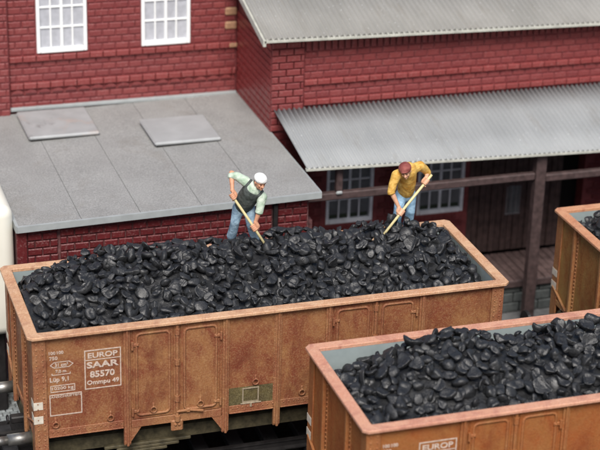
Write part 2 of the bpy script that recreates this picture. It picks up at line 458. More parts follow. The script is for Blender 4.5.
def corrugated(c00, c10, c01, c11, pitch, amp, th, nv=3):
    """sheet over four corners (front-left, front-right, back-left, back-right); waves run front to back"""
    c00, c10, c01, c11 = map(np.array, (c00, c10, c01, c11)); Lx = c10[0]-c00[0]; nw = int(Lx/pitch); N = nw*8
    vs = []; fs = []
    for lay in (0, 1):
        for j in range(nv+1):
            v = j/nv
            for i in range(N+1):
                u = i/N; p = (c00*(1-u)+c10*u)*(1-v)+(c01*(1-u)+c11*u)*v
                vs.append((p[0], p[1], p[2]+amp*math.cos(2*math.pi*i/8)-lay*th))
    R = N+1; Lb = R*(nv+1)
    for j in range(nv):
        for i in range(N):
            a = j*R+i; fs.append((a, a+1, a+R+1, a+R)); fs.append((Lb+a, Lb+a+R, Lb+a+R+1, Lb+a+1))
    for i in range(N):
        fs.append((i, Lb+i, Lb+i+1, i+1)); a = nv*R+i; fs.append((a, a+1, Lb+a+1, Lb+a))
    for j in range(nv):
        a = j*R; fs.append((a, a+R, Lb+a+R, Lb+a)); a = j*R+N; fs.append((a, Lb+a, Lb+a+R, a+R))
    m = MB(); m.add(vs, fs); return m
zr = lambda x: 5.02-.018*(x-5.84)
o = corrugated((5.84, 6.92, zr(5.84)), (15.6, 6.92, zr(15.6)), (5.84, 10.6, zr(5.84)+.955), (15.6, 10.6, zr(15.6)+.955), .112, .03, .03).build('roof', CORR2, wing, True, False)
m = MB(); q = .05
m.add([(5.83, 6.90, zr(5.83)-.03), (15.6, 6.90, zr(15.6)-.03), (15.6, 6.90, zr(15.6)-.07), (5.83, 6.90, zr(5.83)-.07),
       (5.83, 6.98, zr(5.83)-.01), (15.6, 6.98, zr(15.6)-.01), (15.6, 6.98, zr(15.6)-.07), (5.83, 6.98, zr(5.83)-.07)],
      [(0, 1, 2, 3), (4, 7, 6, 5), (0, 4, 5, 1), (3, 2, 6, 7), (0, 3, 7, 4), (1, 5, 6, 2)])
m.build('eave_board', CREDGE, wing)
m = MB(); m.add([(5.80, 6.9, 4.88), (5.80, 10.6, 5.84), (5.80, 10.6, 5.97), (5.80, 6.9, 5.01), (5.86, 6.9, 4.88), (5.86, 10.6, 5.84), (5.86, 10.6, 5.97), (5.86, 6.9, 5.01)],
      [(0, 3, 2, 1), (4, 5, 6, 7), (0, 1, 5, 4), (3, 7, 6, 2), (0, 4, 7, 3), (1, 2, 6, 5)])
m.build('verge_board', CREDGE, wing)

# ================================================================== ANNEX (flat roof, left)
annex = thing('flat_roofed_annex', 'low dark red brick annex with a flat speckled grey roof behind the front wagon', 'building')
rz = lambda x: 2.905+.1*(x-.52)/5.56
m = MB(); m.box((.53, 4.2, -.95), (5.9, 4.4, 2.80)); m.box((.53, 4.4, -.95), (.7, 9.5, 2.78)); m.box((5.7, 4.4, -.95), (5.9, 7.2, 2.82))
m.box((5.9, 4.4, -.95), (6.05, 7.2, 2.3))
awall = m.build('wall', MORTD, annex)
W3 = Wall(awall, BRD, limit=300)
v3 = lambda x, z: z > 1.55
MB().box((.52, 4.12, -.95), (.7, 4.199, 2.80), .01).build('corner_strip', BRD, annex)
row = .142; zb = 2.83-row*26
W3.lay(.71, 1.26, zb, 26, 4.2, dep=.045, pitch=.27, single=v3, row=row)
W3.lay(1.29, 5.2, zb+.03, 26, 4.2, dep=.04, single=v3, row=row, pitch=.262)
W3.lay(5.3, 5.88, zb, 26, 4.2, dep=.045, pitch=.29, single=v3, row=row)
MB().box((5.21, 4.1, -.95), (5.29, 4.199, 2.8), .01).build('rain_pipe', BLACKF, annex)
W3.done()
seams = [-1.2, .52, 1.66, 2.72, 3.84, 4.94, 6.08]
def slab(x0, x1, y0, y1, dz0, dz1, ch=.008):
    m = MB(); m.box((0, 0, 0), (1, 1, 1), 0)
    vs = [(x0+(x1-x0)*v[0], y0+(y1-y0)*v[1], rz(x0+(x1-x0)*v[0])+(dz1 if v[2] else dz0)) for v in m.v]
    r = MB(); r.add(vs, m.f); return r
for a, b in zip(seams[:-1], seams[1:]):
    y0 = 4.06 if a > 0 else 8.6
    slab(a+.004, b-.004, y0, 9.62, -.019, .0).build('roof_sheet', FELT, annex)
slab(.53, 6.06, 4.06, 9.62, -.11, -.02).build('roof_deck', FASCD, annex)
slab(.52, 6.085, 4.0, 4.056, -.11, .004).build('fascia', FASC, annex)
slab(.50, .55, 4.057, 8.6, -.13, .004).build('side_fascia', FASC, annex)
slab(6.062, 6.1, 4.057, 7.2, -.13, -.002).build('side_fascia', FASC, annex)
for (x0, x1, y0, y1, mt, lb) in ((1.42, 2.82, 7.95, 9.45, HATCH, 'stained raised roof hatch with rusty patches'), (3.69, 5.02, 6.98, 8.35, HATCH2, 'clean raised grey roof hatch')):
    h = slab(x0, x1, y0, y1, .006, .055); hb = slab(x0+.03, x1-.03, y0+.03, y1-.03, .001, .03)
    m = MB(); zz = rz((x0+x1)/2); m.box((x0, y0, zz+.025), (x1, y1, zz+.10), .03)
    hh = m.build('roof_hatch', mt, annex); hh['label'] = lb
    MB().box((x0+.04, y0+.04, zz-.02), (x1-.04, y1-.04, zz+.026)).build('hatch_curb', BLACKF, hh)

# cream block at left edge
m = MB(); m.box((-2.2, 4.18, .72), (.50, 5.9, 3.22)); me = m.mesh('cream_block', CREAM)
bm = bmesh.new(); bm.from_mesh(me); bmesh.ops.bevel(bm, geom=bm.edges[:], offset=.2, segments=6, profile=.5, affect='EDGES'); bm.to_mesh(me); bm.free(); me.shade_smooth()
thing('cream_block', 'smooth cream white block at the left edge of the picture beside the annex', 'block', data=me)
m = MB(); m.box((-2.1, 4.45, -.95), (.3, 5.8, .72), .02)
thing('dark_plinth', 'dark plinth under the cream white block at the left edge', 'plinth', data=m.mesh('dark_plinth', BLACKF))

# ================================================================== CANOPY + DOCK
can = thing('loading_canopy', 'lower corrugated lean-to roof on brown posts over the loading dock', 'canopy')
zc = lambda x: 3.06-.030*(x-6.14)
corrugated((6.14, 5.07, zc(6.14)), (15.2, 5.07, zc(15.2)), (6.14, YF-.07, 3.46), (15.2, YF-.07, 3.46), .104, .024, .025).build('roof', CORR, can, True, False)
m = MB(); m.add([(6.13, 5.06, zc(6.13)-.02), (15.2, 5.06, zc(15.2)-.02), (15.2, 5.06, zc(15.2)-.06), (6.13, 5.06, zc(6.13)-.06),
       (6.13, 5.12, zc(6.13)-.01), (15.2, 5.12, zc(15.2)-.01), (15.2, 5.12, zc(15.2)-.06), (6.13, 5.12, zc(6.13)-.06)],
      [(0, 1, 2, 3), (4, 7, 6, 5), (0, 4, 5, 1), (3, 2, 6, 7), (0, 3, 7, 4), (1, 5, 6, 2)])
m.build('eave_strip', CREDGE, can)
YP = 5.2
for x in (10.97, 14.6): MB().box((x-.005, YP, -.95), (x+.215, YP+.2, zc(x)-.08), .02).build('post', WOODM, can)
MB().box((6.8, YP+.02, 2.44), (6.93, YP+.16, zc(6.8)-.08), .02).build('strut', WOODM, can)
MB().box((6.1, YP+.03, 2.28), (10.965, YP+.17, 2.43), .02).build('beam', WOODM, can)
MB().box((11.19, YP+.03, 2.22), (14.59, YP+.17, 2.37), .02).build('beam', WOODM, can)
m = MB(); m.box((6.79, YP-.012, 2.40), (6.92, YP+.03, 2.47), .02); m.build('pale_chip', FASC, can)

dock = thing('loading_dock', 'timber floored loading dock on grey blocks under the canopy', 'dock')
DZ, DY = -.19, 5.83
x = 8.6
while x < 13.6:
    MB().box((x, DY, DZ-.06), (x+.155, YF-.08, DZ+random.uniform(-.006, .006)), .012).build('floor_plank', WOODF, dock); x += .172
MB().box((8.6, DY-.04, DZ-.14), (13.7, DY-.003, DZ-.0), .01).build('edge_beam', WOODM, dock)
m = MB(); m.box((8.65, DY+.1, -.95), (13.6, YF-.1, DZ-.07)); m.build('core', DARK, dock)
for r in range(3):
    x = 8.66-(.15 if r % 2 else 0)
    while x < 13.6:
        MB().box((x, DY+.03+random.uniform(0, .015), -.94+r*.225), (x+.40, DY+.099, -.94+r*.225+.21), .02).build('stone_block', STONE, dock); x += .42
gate = thing('plank_door', 'tall brown vertical plank door with a small barred window at the back of the dock', 'door')
x = 10.47; i = 0
while x < 12.6:
    hasw = 11.34 < x+.06 < 11.66
    yy = YF+.02+(.012 if i % 2 else 0)
    if hasw:
        MB().box((x, yy, DZ), (x+.125, yy+.05, .66), .01).build('plank', WOODP, gate); MB().box((x, yy, 1.28), (x+.125, yy+.05, 2.9), .01).build('plank', WOODP, gate)
    else: MB().box((x, yy, DZ), (x+.125, yy+.05, 2.9), .01).build('plank', WOODP, gate)
    x += .135; i += 1
m = MB()
for x in (11.36, 11.46, 11.57, 11.66): m.box((x-.012, YF-.0, .66), (x+.012, YF+.03, 1.28), .004)
m.box((11.34, YF-.001, .64), (11.68, YF+.03, .67), .004)
f = m.build('window', BARS, gate); MB().box((11.34, YF+.05, .66), (11.68, YF+.056, 1.28)).build('pane', GLASSD, f)
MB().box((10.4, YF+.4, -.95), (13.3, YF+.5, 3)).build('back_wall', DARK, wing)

# ================================================================== TRACKS
def track(y0, lab):
    t = thing('railway_track', lab, 'track')
    for dy in (.66, 2.09):
        m = MB(); yc = y0+dy
        pr = [(-.07, -.17), (.07, -.17), (.07, -.15), (.012, -.13), (.012, -.04), (.036, -.03), (.036, 0), (-.036, 0), (-.036, -.03), (-.012, -.04), (-.012, -.13), (-.07, -.15)]
        n = len(pr); vs = [(-8, yc+a, b) for a, b in pr]+[(24, yc+a, b) for a, b in pr]
        m.add(vs, [tuple(range(n)), tuple(range(n, 2*n))]+[(i, (i+1) % n, n+(i+1) % n, n+i) for i in range(n)]); m.build('rail', STEEL if False else BLACKF, t)
    me = MB().box((-.13, y0+.1, -.33), (.13, y0+2.65, -.17), .02).mesh('sleeper', SLEEP)
    x = -7.5
    while x < 23: link('sleeper', me, t, (x, 0, 0)); x += .62
    return t
track(0, 'dark railway track under the long front wagon, nearest the buildings')
track(-3.99, 'dark railway track under the wagon in the lower right')

# ================================================================== WAGONS
L, W_ = 8.067, 2.75
POSTS = [1.565, 3.185, 4.06, 4.92, 6.545]
FONT = None
def text_mesh(txt, x0, x1, z0, z1, y, mat, bold=.0):
    cu = bpy.data.curves.new('text', 'FONT'); cu.body = txt; cu.size = 1; cu.offset = bold; cu.extrude = .01; cu.resolution_u = 3
    ob = bpy.data.objects.new('text', cu); COL.objects.link(ob)
    dg = bpy.context.evaluated_depsgraph_get(); me = bpy.data.meshes.new_from_object(ob.evaluated_get(dg))
    bpy.data.objects.remove(ob)
    co = np.array([v.co[:] for v in me.vertices]); mn, mx = co.min(0), co.max(0)
    for v in me.vertices:
        a = (v.co.x-mn[0])/(mx[0]-mn[0]); b = (v.co.y-mn[1])/(mx[1]-mn[1]); c = v.co.z
        v.co = (x0+a*(x1-x0), y-.003-c*.3, z0+b*(z1-z0))
    me.materials.clear(); me.materials.append(mat); me.name = 'lettering'; return me
def frame_rect(x0, x1, z0, z1, y, t=.016, th=.005):
    m = MB(); m.box((x0, y-th, z0), (x1, y, z0+t)); m.box((x0, y-th, z1-t), (x1, y, z1)); m.box((x0, y-th, z0+t+.0005), (x0+t, y, z1-t-.0005)); m.box((x1-t, y-th, z0+t+.0005), (x1, y, z1-t-.0005)); return m
PY = .10   # outer face of the side sheets
def wagon(loc, label, MBODY, MTRIM, MRIM):
    root = thing('coal_wagon', label, 'wagon', loc, 'open coal wagons')
    half = []
    def P(name, mb, mat, smooth=False, par=None, **k):
        o = mb.build(name, mat, par or root, smooth, **k)
        if par is None: half.append(o)
        return o
    # --- side sheet with sill
    P('side_wall', MB().box((.1, PY, .98), (L-.1, PY+.05, 2.745)), MBODY)
    m = MB(); zs0, zs1 = .97, 1.11
    for a, b in ((.3, 1.5), (3.25, 4.0), (4.12, 4.86), (6.61, L-.3)):
        m.box((a, PY-.035, zs0), (b, PY-.001, zs0+.022), .005); m.box((a, PY-.018, zs0+.022), (b, PY-.001, zs1), .006)
    for a, b in ((1.63, 3.12), (4.98, 6.48)): m.box((a, PY-.02, .95), (b, PY-.001, 1.09), .008)
    P('sill', m, MTRIM)
    # --- rivets
    rv = MB()
    for a, b in ((.3, 1.5), (3.25, 4.0), (4.12, 4.86), (6.61, L-.3)):
        x = a+.06
        while x < b: rv.dome((x, PY-.018, 1.065), .014, 'y'); x += .085
    for p in POSTS:
        z = 1.15
        while z < 2.7:
            if p in (POSTS[2],): rv.dome((p-.05, PY-.012, z), .014, 'y'); rv.dome((p+.05, PY-.012, z), .014, 'y')
            z += .075
    z = 1.0
    for xx in (.135, .235, L-.135, L-.235):
        z = .75
        while z < 2.7: rv.dome((xx, PY-.028, z), .015, 'y'); z += .095
    P('rivets', rv, MTRIM, True, kind='stuff')
    # --- posts
    for p in POSTS:
        m = MB(); zl = .64
        if p == POSTS[2]: m.box((p-.07, PY-.012, 1.0), (p+.07, PY-.001, 2.74), .003)
        m.box((p-.055, PY-.03, zl+.03), (p+.055, PY-.0125, 2.742), .006)
        m.box((p-.02, PY-.062, zl), (p+.02, PY-.028, 2.742), .008)
        m.box((p-.055, PY-.012, zl), (p+.055, PY+.05, .97), .006)
        P('side_post', m, MTRIM)
    # gussets
    for p, sg in ((POSTS[0], 1), (POSTS[1], -1), (POSTS[3], 1), (POSTS[4], -1)):
        x = p+sg*.056
        P('gusset', MB().prism([(x, .70), (x+sg*.17, .95), (x, .95)], PY-.012, PY+.03), MTRIM)
    # --- corner angles
    for sx in (0, 1):
        X = (lambda v: v) if sx == 0 else (lambda v: L-v)
        m = MB(); m.box((X(.085), PY-.028, .60), (X(.29), PY-.001, 2.742), .008)
        m.box((X(.072), PY-.026, .60), (X(.0995), .30, 2.742), .008)
        cp = P('corner_post', m, MTRIM)
        for zz in (1.50, 1.25):
            MB().box((X(.068), PY-.034, zz), (X(.215), PY-.0285, zz+.135), .002).build('white_patch', PATCHW, cp)
            MB().box((X(.066), PY-.0345, zz), (X(.0715), .26, zz+.135), .002).build('white_patch', PATCHW, cp)
    # --- plain panel rings
    def lring(x, z, par=None, y=PY):
        m = MB(); m.ring((x, y-.028, z), .048, .013, 'y'); m.cyl((x, y, z+.05), (x, y-.04, z+.05), .022, n=8)
        m.box((x-.018, y-.02, z+.05), (x+.018, y-.001, z+.12), .006)
        if par: return m.build('lashing_ring', MTRIM, par, True)
        return P('lashing_ring', m, MTRIM, True)
    lring(.41, 1.19); lring(1.29, 1.19); lring(3.69, 1.51); lring(4.49, 1.20); lring(6.85, 1.2); lring(7.66, 1.2)
    # --- doors
    for d0 in (1.64, 4.985):
        for k in (0, 1):
            x0 = d0+(.02 if k == 0 else .80); x1 = x0+(.655 if k == 0 else .645)
            dr = P('door', MB().box((x0, PY-.016, 1.1), (x1, PY-.001, 2.70), .008), MBODY)
            m = MB(); c = .07; ip = []
            a0, a1, b0, b1 = x0+.06, x1-.06, 1.17, 2.63
            for (cx, cz, t0) in ((a1-c, b1-c, 0), (a0+c, b1-c, 90), (a0+c, b0+c, 180), (a1-c, b0+c, 270)):
                for q in range(4): t = math.radians(t0+q*30); ip.append((cx+c*math.cos(t), PY-.018, cz+c*math.sin(t)))
            m.tube(ip, .024, 6, True); m.build('moulding', MTRIM, dr, True)
            hx = x0-.012 if k == 0 else x1+.012
            for hz in (2.44, 1.25):
                m = MB(); sg = 1 if k == 0 else -1
                m.cyl((hx, PY-.045, hz-.07), (hx, PY-.045, hz+.07), .02, n=8); m.box((hx, PY-.04, hz-.03), (hx+sg*.11, PY-.012, hz+.03), .01)
                m.dome((hx+sg*.08, PY-.04, hz), .02, 'y', 8); m.build('hinge', MTRIM, dr)
            lring((x0+x1)/2, 1.25, dr, PY-.016)
            if k == 1:
                m = MB(); m.cyl((x0-.08, PY-.05, 1.165), (x0+.14, PY-.05, 1.165), .024, n=8); m.box((x0+.08, PY-.075, 1.125), (x0+.15, PY-.02, 1.205), .015)
                m.cyl((x0+.13, PY-.055, 1.17), (x0+.36, PY-.055, 1.125), .02, .026, n=8); m.build('latch_handle', MTRIM, dr)
        xb = d0+.735
        m = MB(); m.cyl((xb, PY-.04, 1.0), (xb, PY-.04, 2.72), .026, n=10); m.box((xb-.045, PY-.016, 1.1), (xb+.045, PY-.002, 2.70), .006)
        for z in (2.60, 2.06, 1.40): m.cyl((xb, PY-.04, z-.05), (xb, PY-.04, z+.05), .04, n=10)
        P('latch_bar', m, MTRIM)
        m = MB(); m.box((xb-.10, PY-.05, .80), (xb+.10, PY-.002, 1.0), .02); m.cyl((xb, PY-.06, 1.0), (xb, PY-.06, 1.09), .045, n=10)
        m.dome((xb-.03, PY-.05, .93), .03, 'y', 8); m.dome((xb+.03, PY-.05, .93), .03, 'y', 8); P('latch_bracket', m, MTRIM)
    # --- green painted patch + card holder
    g = P('green_panel', MB().box((3.245, PY-.005, 1.112), (4.0, PY-.0005, 1.43)), GRNP)
    m = frame_rect(3.47, 3.75, 1.14, 1.41, PY-.005, .02, .014); m.box((3.44, PY-.03, 1.12), (3.79, PY-.012, 1.139), .004); m.box((3.6, PY-.035, 1.06), (3.63, PY-.012, 1.13), .004)
    m.build('card_holder', STEELR, g)
    # --- lettering
    y = PY-.0008
    def T(txt, x0, x1, z0, z1, b=.02): half_t.append(link('lettering', text_mesh(txt, x0, x1, z0, z1, y, LETT, b), root))
    half_t = []
    T('EUROP', .945, 1.42, 2.29, 2.385, .025); T('SAAR', .925, 1.435, 2.115, 2.225, .03); T('85570', .975, 1.37, 1.945, 2.06, .03); T('Ommpu 49', .925, 1.44, 1.80, 1.90, .025)
    m = frame_rect(.89, 1.475, 1.745, 2.435, y, .017); m.box((.908, y-.005, 2.252), (1.457, y, 2.266)); half_t.append(m.build('marking_frame', LETT, root))
    T('100', .335, .44, 2.43, 2.485); T('100', .462, .565, 2.43, 2.485); T('750', .34, .47, 2.335, 2.395)
    zc_, hz = 2.245, .055
    m = MB(); pts = [(.345, zc_), (.41, zc_+hz), (.65, zc_+hz), (.72, zc_), (.65, zc_-hz), (.41, zc_-hz)]
    inn = [(.365, zc_), (.416, zc_+hz-.013), (.644, zc_+hz-.013), (.70, zc_), (.644, zc_-hz+.013), (.416, zc_-hz+.013)]
    for i in range(6):
        j = (i+1) % 6; m.add([(pts[i][0], y-.004, pts[i][1]), (pts[j][0], y-.004, pts[j][1]), (inn[j][0], y-.004, inn[j][1]), (inn[i][0], y-.004, inn[i][1])], [(0, 1, 2, 3)])
    half_t.append(m.build('marking_frame', LETT, root)); T('31 cm²', .425, .635, 2.21, 2.275)
    m = MB(); m.box((.37, y-.004, 2.065), (.67, y, 2.076)); m.box((.37, y-.004, 2.0765), (.385, y, 2.10)); m.box((.655, y-.004, 2.0765), (.67, y, 2.10)); half_t.append(m.build('marking_frame', LETT, root))
    T('7,0 m', .43, .60, 2.095, 2.155); T('Lüp 9,1', .34, .635, 1.925, 2.03, .02)
    half_t.append(frame_rect(.345, .735, 1.765, 1.885, y, .012).build('marking_frame', LETT, root)); T('10200 kg', .37, .71, 1.79, 1.858, .015)
    half_t.append(frame_rect(.325, .84, 1.345, 1.725, y, .016).build('marking_frame', LETT, root)); T('ANSCHRIFTEN', .345, .82, 1.665, 1.70, .01)
    # --- underframe half
    P('sole_bar', MB().box((.3, .40, .47), (L-.3, .50, .70), .01), OLIVE)
    for xc in (1.95, L-1.95):
        m = MB()
        for q in range(3): hw = .72-q*.2; m.box((xc-hw, .30, .47-q*.06), (xc+hw, .39, .526-q*.06), .012)
        P('leaf_spring', m, OLIVE)
        P('axle_box', MB().box((xc-.13, .26, .2), (xc+.13, .48, .33), .02), OLIVE)
    # --- left end
    m = MB(); m.box((PY, PY+.05, .98), (PY+.05, W_-PY-.05, 2.745)); P('end_wall', m, MBODY)
    for yy in (.86, 1.9):
        m = MB(); m.box((PY-.012, yy-.1, .75), (PY-.001, yy+.1, 2.742), .003); m.box((PY-.07, yy-.035, .70), (PY-.0125, yy+.035, 2.742), .008); P('end_rib', m, MTRIM)
    rv = MB()
    for yy in (.86, 1.9):
        z = 1.0
        while z < 2.7: rv.dome((PY-.012, yy-.07, z), .018, 'x'); rv.dome((PY-.012, yy+.07, z), .018, 'x'); z += .075
    P('end_rivets', rv, MTRIM, True, kind='stuff')
    m = MB(); m.box((PY-.03, PY+.2, .97), (PY-.001, .75, 1.07), .006); m.box((PY-.03, .97, .97), (PY-.001, 1.79, 1.07), .006); m.box((PY-.03, 2.01, .97), (PY-.001, W_-.3, 1.07), .006); P('end_sill', m, MTRIM)
    for (ya, yb) in ((2.62, 2.03), (.13, .73)):
        m = MB(); m.tube([(PY-.025, ya, 1.28), (PY-.025, yb, 1.02)], .022, 6); P('brace', m, MTRIM)
    m = MB(); m.box((.12, .3, .48), (.26, W_-.3, .72), .01); P('headstock', m, OLIVE)
    for yy in (.50, 2.25):
        m = MB(); m.cyl((-.62, yy, .78), (-.57, yy, .78), .22, .23, 20); b = P('buffer', m, BLACKF, False)
        m = MB(); m.cyl((.115, yy, .78), (-.3, yy, .78), .10, .10, 18); m.cyl((-.301, yy, .78), (-.57, yy, .78), .075, .075, 18); m.build('shaft', STEEL, b, True)
        m = MB(); m.cyl((.119, yy, .78), (.08, yy, .78), .15, .14, 18); m.build('socket', OLIVE, b, True)
    m = MB(); m.box((-.12, 1.3, .60), (.118, 1.45, .72), .02); m.ring((-.16, 1.375, .66), .06, .02, 'x'); P('coupling_hook', m, BLACKF)
    # second half: the same parts turned half a turn about the wagon's middle
    for o in half+half_t:
        c = o.copy(); COL.objects.link(c); c.parent = root; c.location = (L, W_, 0); c.rotation_euler = (0, 0, math.pi)
        for ch in o.children:
            d = ch.copy(); COL.objects.link(d); d.parent = c
    # --- whole parts: rim, lining, floor, wheels
    def ringv(in_, z, ch): x0, x1, y0, y1 = in_, L-in_, in_, W_-in_; return [(x0+ch, y0, z), (x1-ch, y0, z), (x1, y0+ch, z), (x1, y1-ch, z), (x1-ch, y1, z), (x0+ch, y1, z), (x0, y1-ch, z), (x0, y0+ch, z)]
    prof = [(.012, 2.745, .07), (0, 2.755, .075), (0, 2.79, .075), (.01, 2.80, .07), (.172, 2.80, .02), (.18, 2.793, .02), (.18, 2.745, .02)]
    m = MB(); vs = []; [vs.extend(ringv(*p)) for p in prof]; fs = []; n = len(prof)
    for i in range(n):
        for k in range(8): a, b = i*8+k, i*8+(k+1) % 8; c, d = ((i+1) % n)*8+k, ((i+1) % n)*8+(k+1) % 8; fs.append((a, b, d, c))
    m.add(vs, fs); m.build('rim', MRIM, root)
    m = MB(); a, b, t = .151, .178, .02
    m.box((a, a, 1.05), (L-a, b, 2.744)); m.box((a, W_-b, 1.05), (L-a, W_-a, 2.744)); m.box((a, b+.0005, 1.05), (b, W_-b-.0005, 2.744)); m.box((L-b, b+.0005, 1.05), (L-a, W_-b-.0005, 2.744))
    m.build('lining', LIN, root)
    m = MB(); m.box((.15, .15, .98), (L-.15, W_-.15, 1.049)); m.build('floor', BLACKF, root)
    for xc in (1.95, L-1.95):
        m = MB(); m.cyl((xc, .55, .46), (xc, W_-.55, .46), .06, n=12); ax = m.build('axle', BLACKF, root)
        for yy in (.62, 2.0):
            m = MB(); m.cyl((xc, yy, .46), (xc, yy+.12, .46), .46, n=28); m.build('wheel', BLACKF, ax)
    return root
STEELR = simple('card_holder_metal', (.33, .27, .19, 1), .5, .3, 20, .2)
B1 = rust('rust_body_front', (.20, .055, .028, 1), (.34, .165, .066, 1), (.46, .28, .14, 1), .8, .45)
T1 = rust('rust_trim_front', (.25, .085, .043, 1), (.35, .18, .075, 1), (.50, .29, .16, 1), .7, .5)
R1 = rust('rim_front', (.50, .26, .14, 1), (.62, .39, .235, 1), (.76, .54, .38, 1), .9, .6)
B2 = rust('rust_body_orange', (.31, .09, .026, 1), (.31, .135, .042, 1), (.42, .2, .08, 1), .7, .35)
T2 = rust('rust_trim_orange', (.32, .105, .035, 1), (.33, .15, .055, 1), (.46, .24, .11, 1), .7, .4)
R2 = rust('rim_pink', (.56, .26, .17, 1), (.62, .34, .22, 1), (.74, .48, .36, 1), .8, .5)
B3 = rust('rust_body_ochre', (.3, .115, .035, 1), (.33, .2, .065, 1), (.45, .3, .12, 1), .9, .35)
T3 = rust('rust_trim_ochre', (.33, .125, .05, 1), (.36, .2, .08, 1), (.48, .3, .15, 1), .7, .5)
R3 = rust('rim_orange', (.52, .23, .12, 1), (.6, .32, .18, 1), (.7, .46, .3, 1), .8, .4)
OFF1, OFF2, OFF3 = (0, 0, 0), (4.049, -3.99, 0), (10.135, 0, 0)
wagon(OFF1, 'long rusty brown open wagon lettered EUROP SAAR 85570 that both men stand in', B1, T1, R1)
wagon(OFF2, 'orange brown open wagon with a pink rim, cut off by the lower right corner', B2, T2, R2)
wagon(OFF3, 'ochre brown open wagon cut off by the right edge behind the others', B3, T3, R3)

# ================================================================== COAL
def ico(sub):
    bm = bmesh.new(); bmesh.ops.create_icosphere(bm, subdivisions=sub, radius=1)
    v = np.array([x.co[:] for x in bm.verts]); f = [tuple(q.index for q in p.verts) for p in bm.faces]; bm.free(); return v, f
ICO3 = ico(4); ICO2 = ico(3)
def lump(seed, base):
    r = np.random.RandomState(seed); v = base[0].copy()
    for _ in range(5):
        k = r.normal(size=3)*1.7; v *= (1+.09*np.sin(v@k+r.uniform(0, 6)))[:, None]
    for _ in range(r.randint(6, 12)):                 # broken flat facets
        n = r.normal(size=3); n /= np.linalg.norm(n); d = r.uniform(.5, .88); e = v@n-d; v -= np.outer(np.where(e > 0, e*.92, 0), n)
    v *= np.array([1.0, r.uniform(.72, .98), r.uniform(.32, .62)])
    x, y = v[:, 0], v[:, 1]; rr = x*x+y*y
    kind = r.randint(0, 4)
    if kind in (0, 1): v[:, 2] += r.uniform(.3, .6)*rr                         # cupped shell
    if kind in (1, 2):                                                          # fold across the chip
        a = r.uniform(0, 3.14); s = x*math.cos(a)+y*math.sin(a)-r.uniform(-.2, .2); v[:, 2] -= np.where(v[:, 2] > -.1, .26*np.exp(-(s/.13)**2), 0)
    if kind == 3: v[:, 2] -= np.where(v[:, 2] > 0, .3*np.exp(-rr/.16), 0)     # dimple
    for _ in range(4):
        k = r.normal(size=3)*5; v += (.022*np.sin(v@k+r.uniform(0, 6)))[:, None]*v
    return v, base[1]
NV = 18
LM = [lump(100+i, ICO2) for i in range(NV)]; LL = [lump(100+i, ico(2)) for i in range(NV)]
def sst(a, b, x): t = min(1, max(0, (x-a)/(b-a))); return t*t*(3-2*t)
def hw1(x, y):
    crest = 3.03+.15*math.exp(-((x-2.9)/1.2)**2)+.05*math.exp(-((x-6.9)/.5)**2)+.05*math.sin(x*1.3+.6)+.03*math.sin(x*3.1); ridge = sst(.1, 1.75, y)*(1-.5*sst(2.1, 2.8, y))
    h = 2.69+(crest-2.69)*ridge+.03*math.sin(x*4+y*3)+.025*math.sin(5*y-2*x)
    h -= .5*sst(7.45, 8.15, x)+.42*(1-sst(.2, 1.3, x))*sst(1.2, 2.5, y)+.06*(1-sst(.1, .6, x))
    return h
def hw2(x, y):
    h = 2.70+(.36+.06*math.exp(-((x-1.9)/.6)**2))*sst(.1, 1.4, y)*(1-sst(1.85, 2.75, y))*sst(.1, 1.5, x)+.03*math.sin(x*3.3+1)+.025*math.sin(4*y+3*x)
    h -= .22*sst(1.8, 2.65, y)+.06*sst(2.4, 3.2, x)+.10*(1-sst(.2, 1.5, x))*sst(.5, 2, y)
    return h+.05*(1-sst(.2, 1.0, y))*0
def hw3(x, y):
    h = 2.70+.42*sst(.1, 1.2, y)*(1-sst(1.9, 2.7, y))*sst(.1, .9, x)+.03*math.sin(x*3+2)-.25*sst(1.9, 2.7, y)
    return h-.12*(1-sst(.15, .6, x))
lumps = []      # pos, R, scale, variant, layer, wagon
SC = (1.0, 1.12, 1.1)
def fill(off, hf, wi, xmax=7.83):
    ox, oy, _ = off; cell = .1
    for lay, (sp, dz) in enumerate(((.134*SC[wi], .0), (.14*SC[wi], -.115))):
        pts = []; grid = {}
        for _ in range(14000):
            x, y = RNG.uniform(.29, xmax-.02), RNG.uniform(.3, 2.46); gx, gy = int(x/sp), int(y/sp); ok = True
            for i in (-1, 0, 1):
                for j in (-1, 0, 1):
                    for (a, b) in grid.get((gx+i, gy+j), ()):
                        if (a-x)**2+(b-y)**2 < sp*sp: ok = False
            if ok: grid.setdefault((gx, gy), []).append((x, y)); pts.append((x, y))
        for (x, y) in pts:
            s = RNG.choice([.085, .1, .113, .128, .145], p=[.26, .26, .22, .16, .10])*SC[wi]; z = hf(x, y)+dz+RNG.uniform(-.045, .045)-(.03 if y < .4 else 0)
            e = .02
            gx_ = (hf(x+e, y)-hf(x-e, y))/(2*e); gy_ = (hf(x, y+e)-hf(x, y-e))/(2*e)
            n = Vector((-gx_, -gy_-.15, 1)).normalized(); ax = Vector(RNG.normal(size=3)).normalized()
            t = min(1.6, abs(RNG.normal())*.95)
            q = Quaternion(ax, t) @ n.to_track_quat('Z', 'Y') @ Quaternion((0, 0, 1), RNG.uniform(0, 6.28))
            if RNG.rand() < .25: q = q @ Quaternion((1, 0, 0), math.pi)
            lumps.append([Vector((ox+x, oy+y, z)), q, s, RNG.randint(NV), lay, wi])
    m = MB(); nx, ny = 60, 22; vs = []
    for j in range(ny+1):
        for i in range(nx+1):
            x = .179+(L-.358)*i/nx; y = .179+(W_-.358)*j/ny; vs.append((ox+x, oy+y, hf(x, y)-.09))
    m.add(vs, [(j*(nx+1)+i, j*(nx+1)+i+1, (j+1)*(nx+1)+i+1, (j+1)*(nx+1)+i) for j in range(ny) for i in range(nx)])
    return m
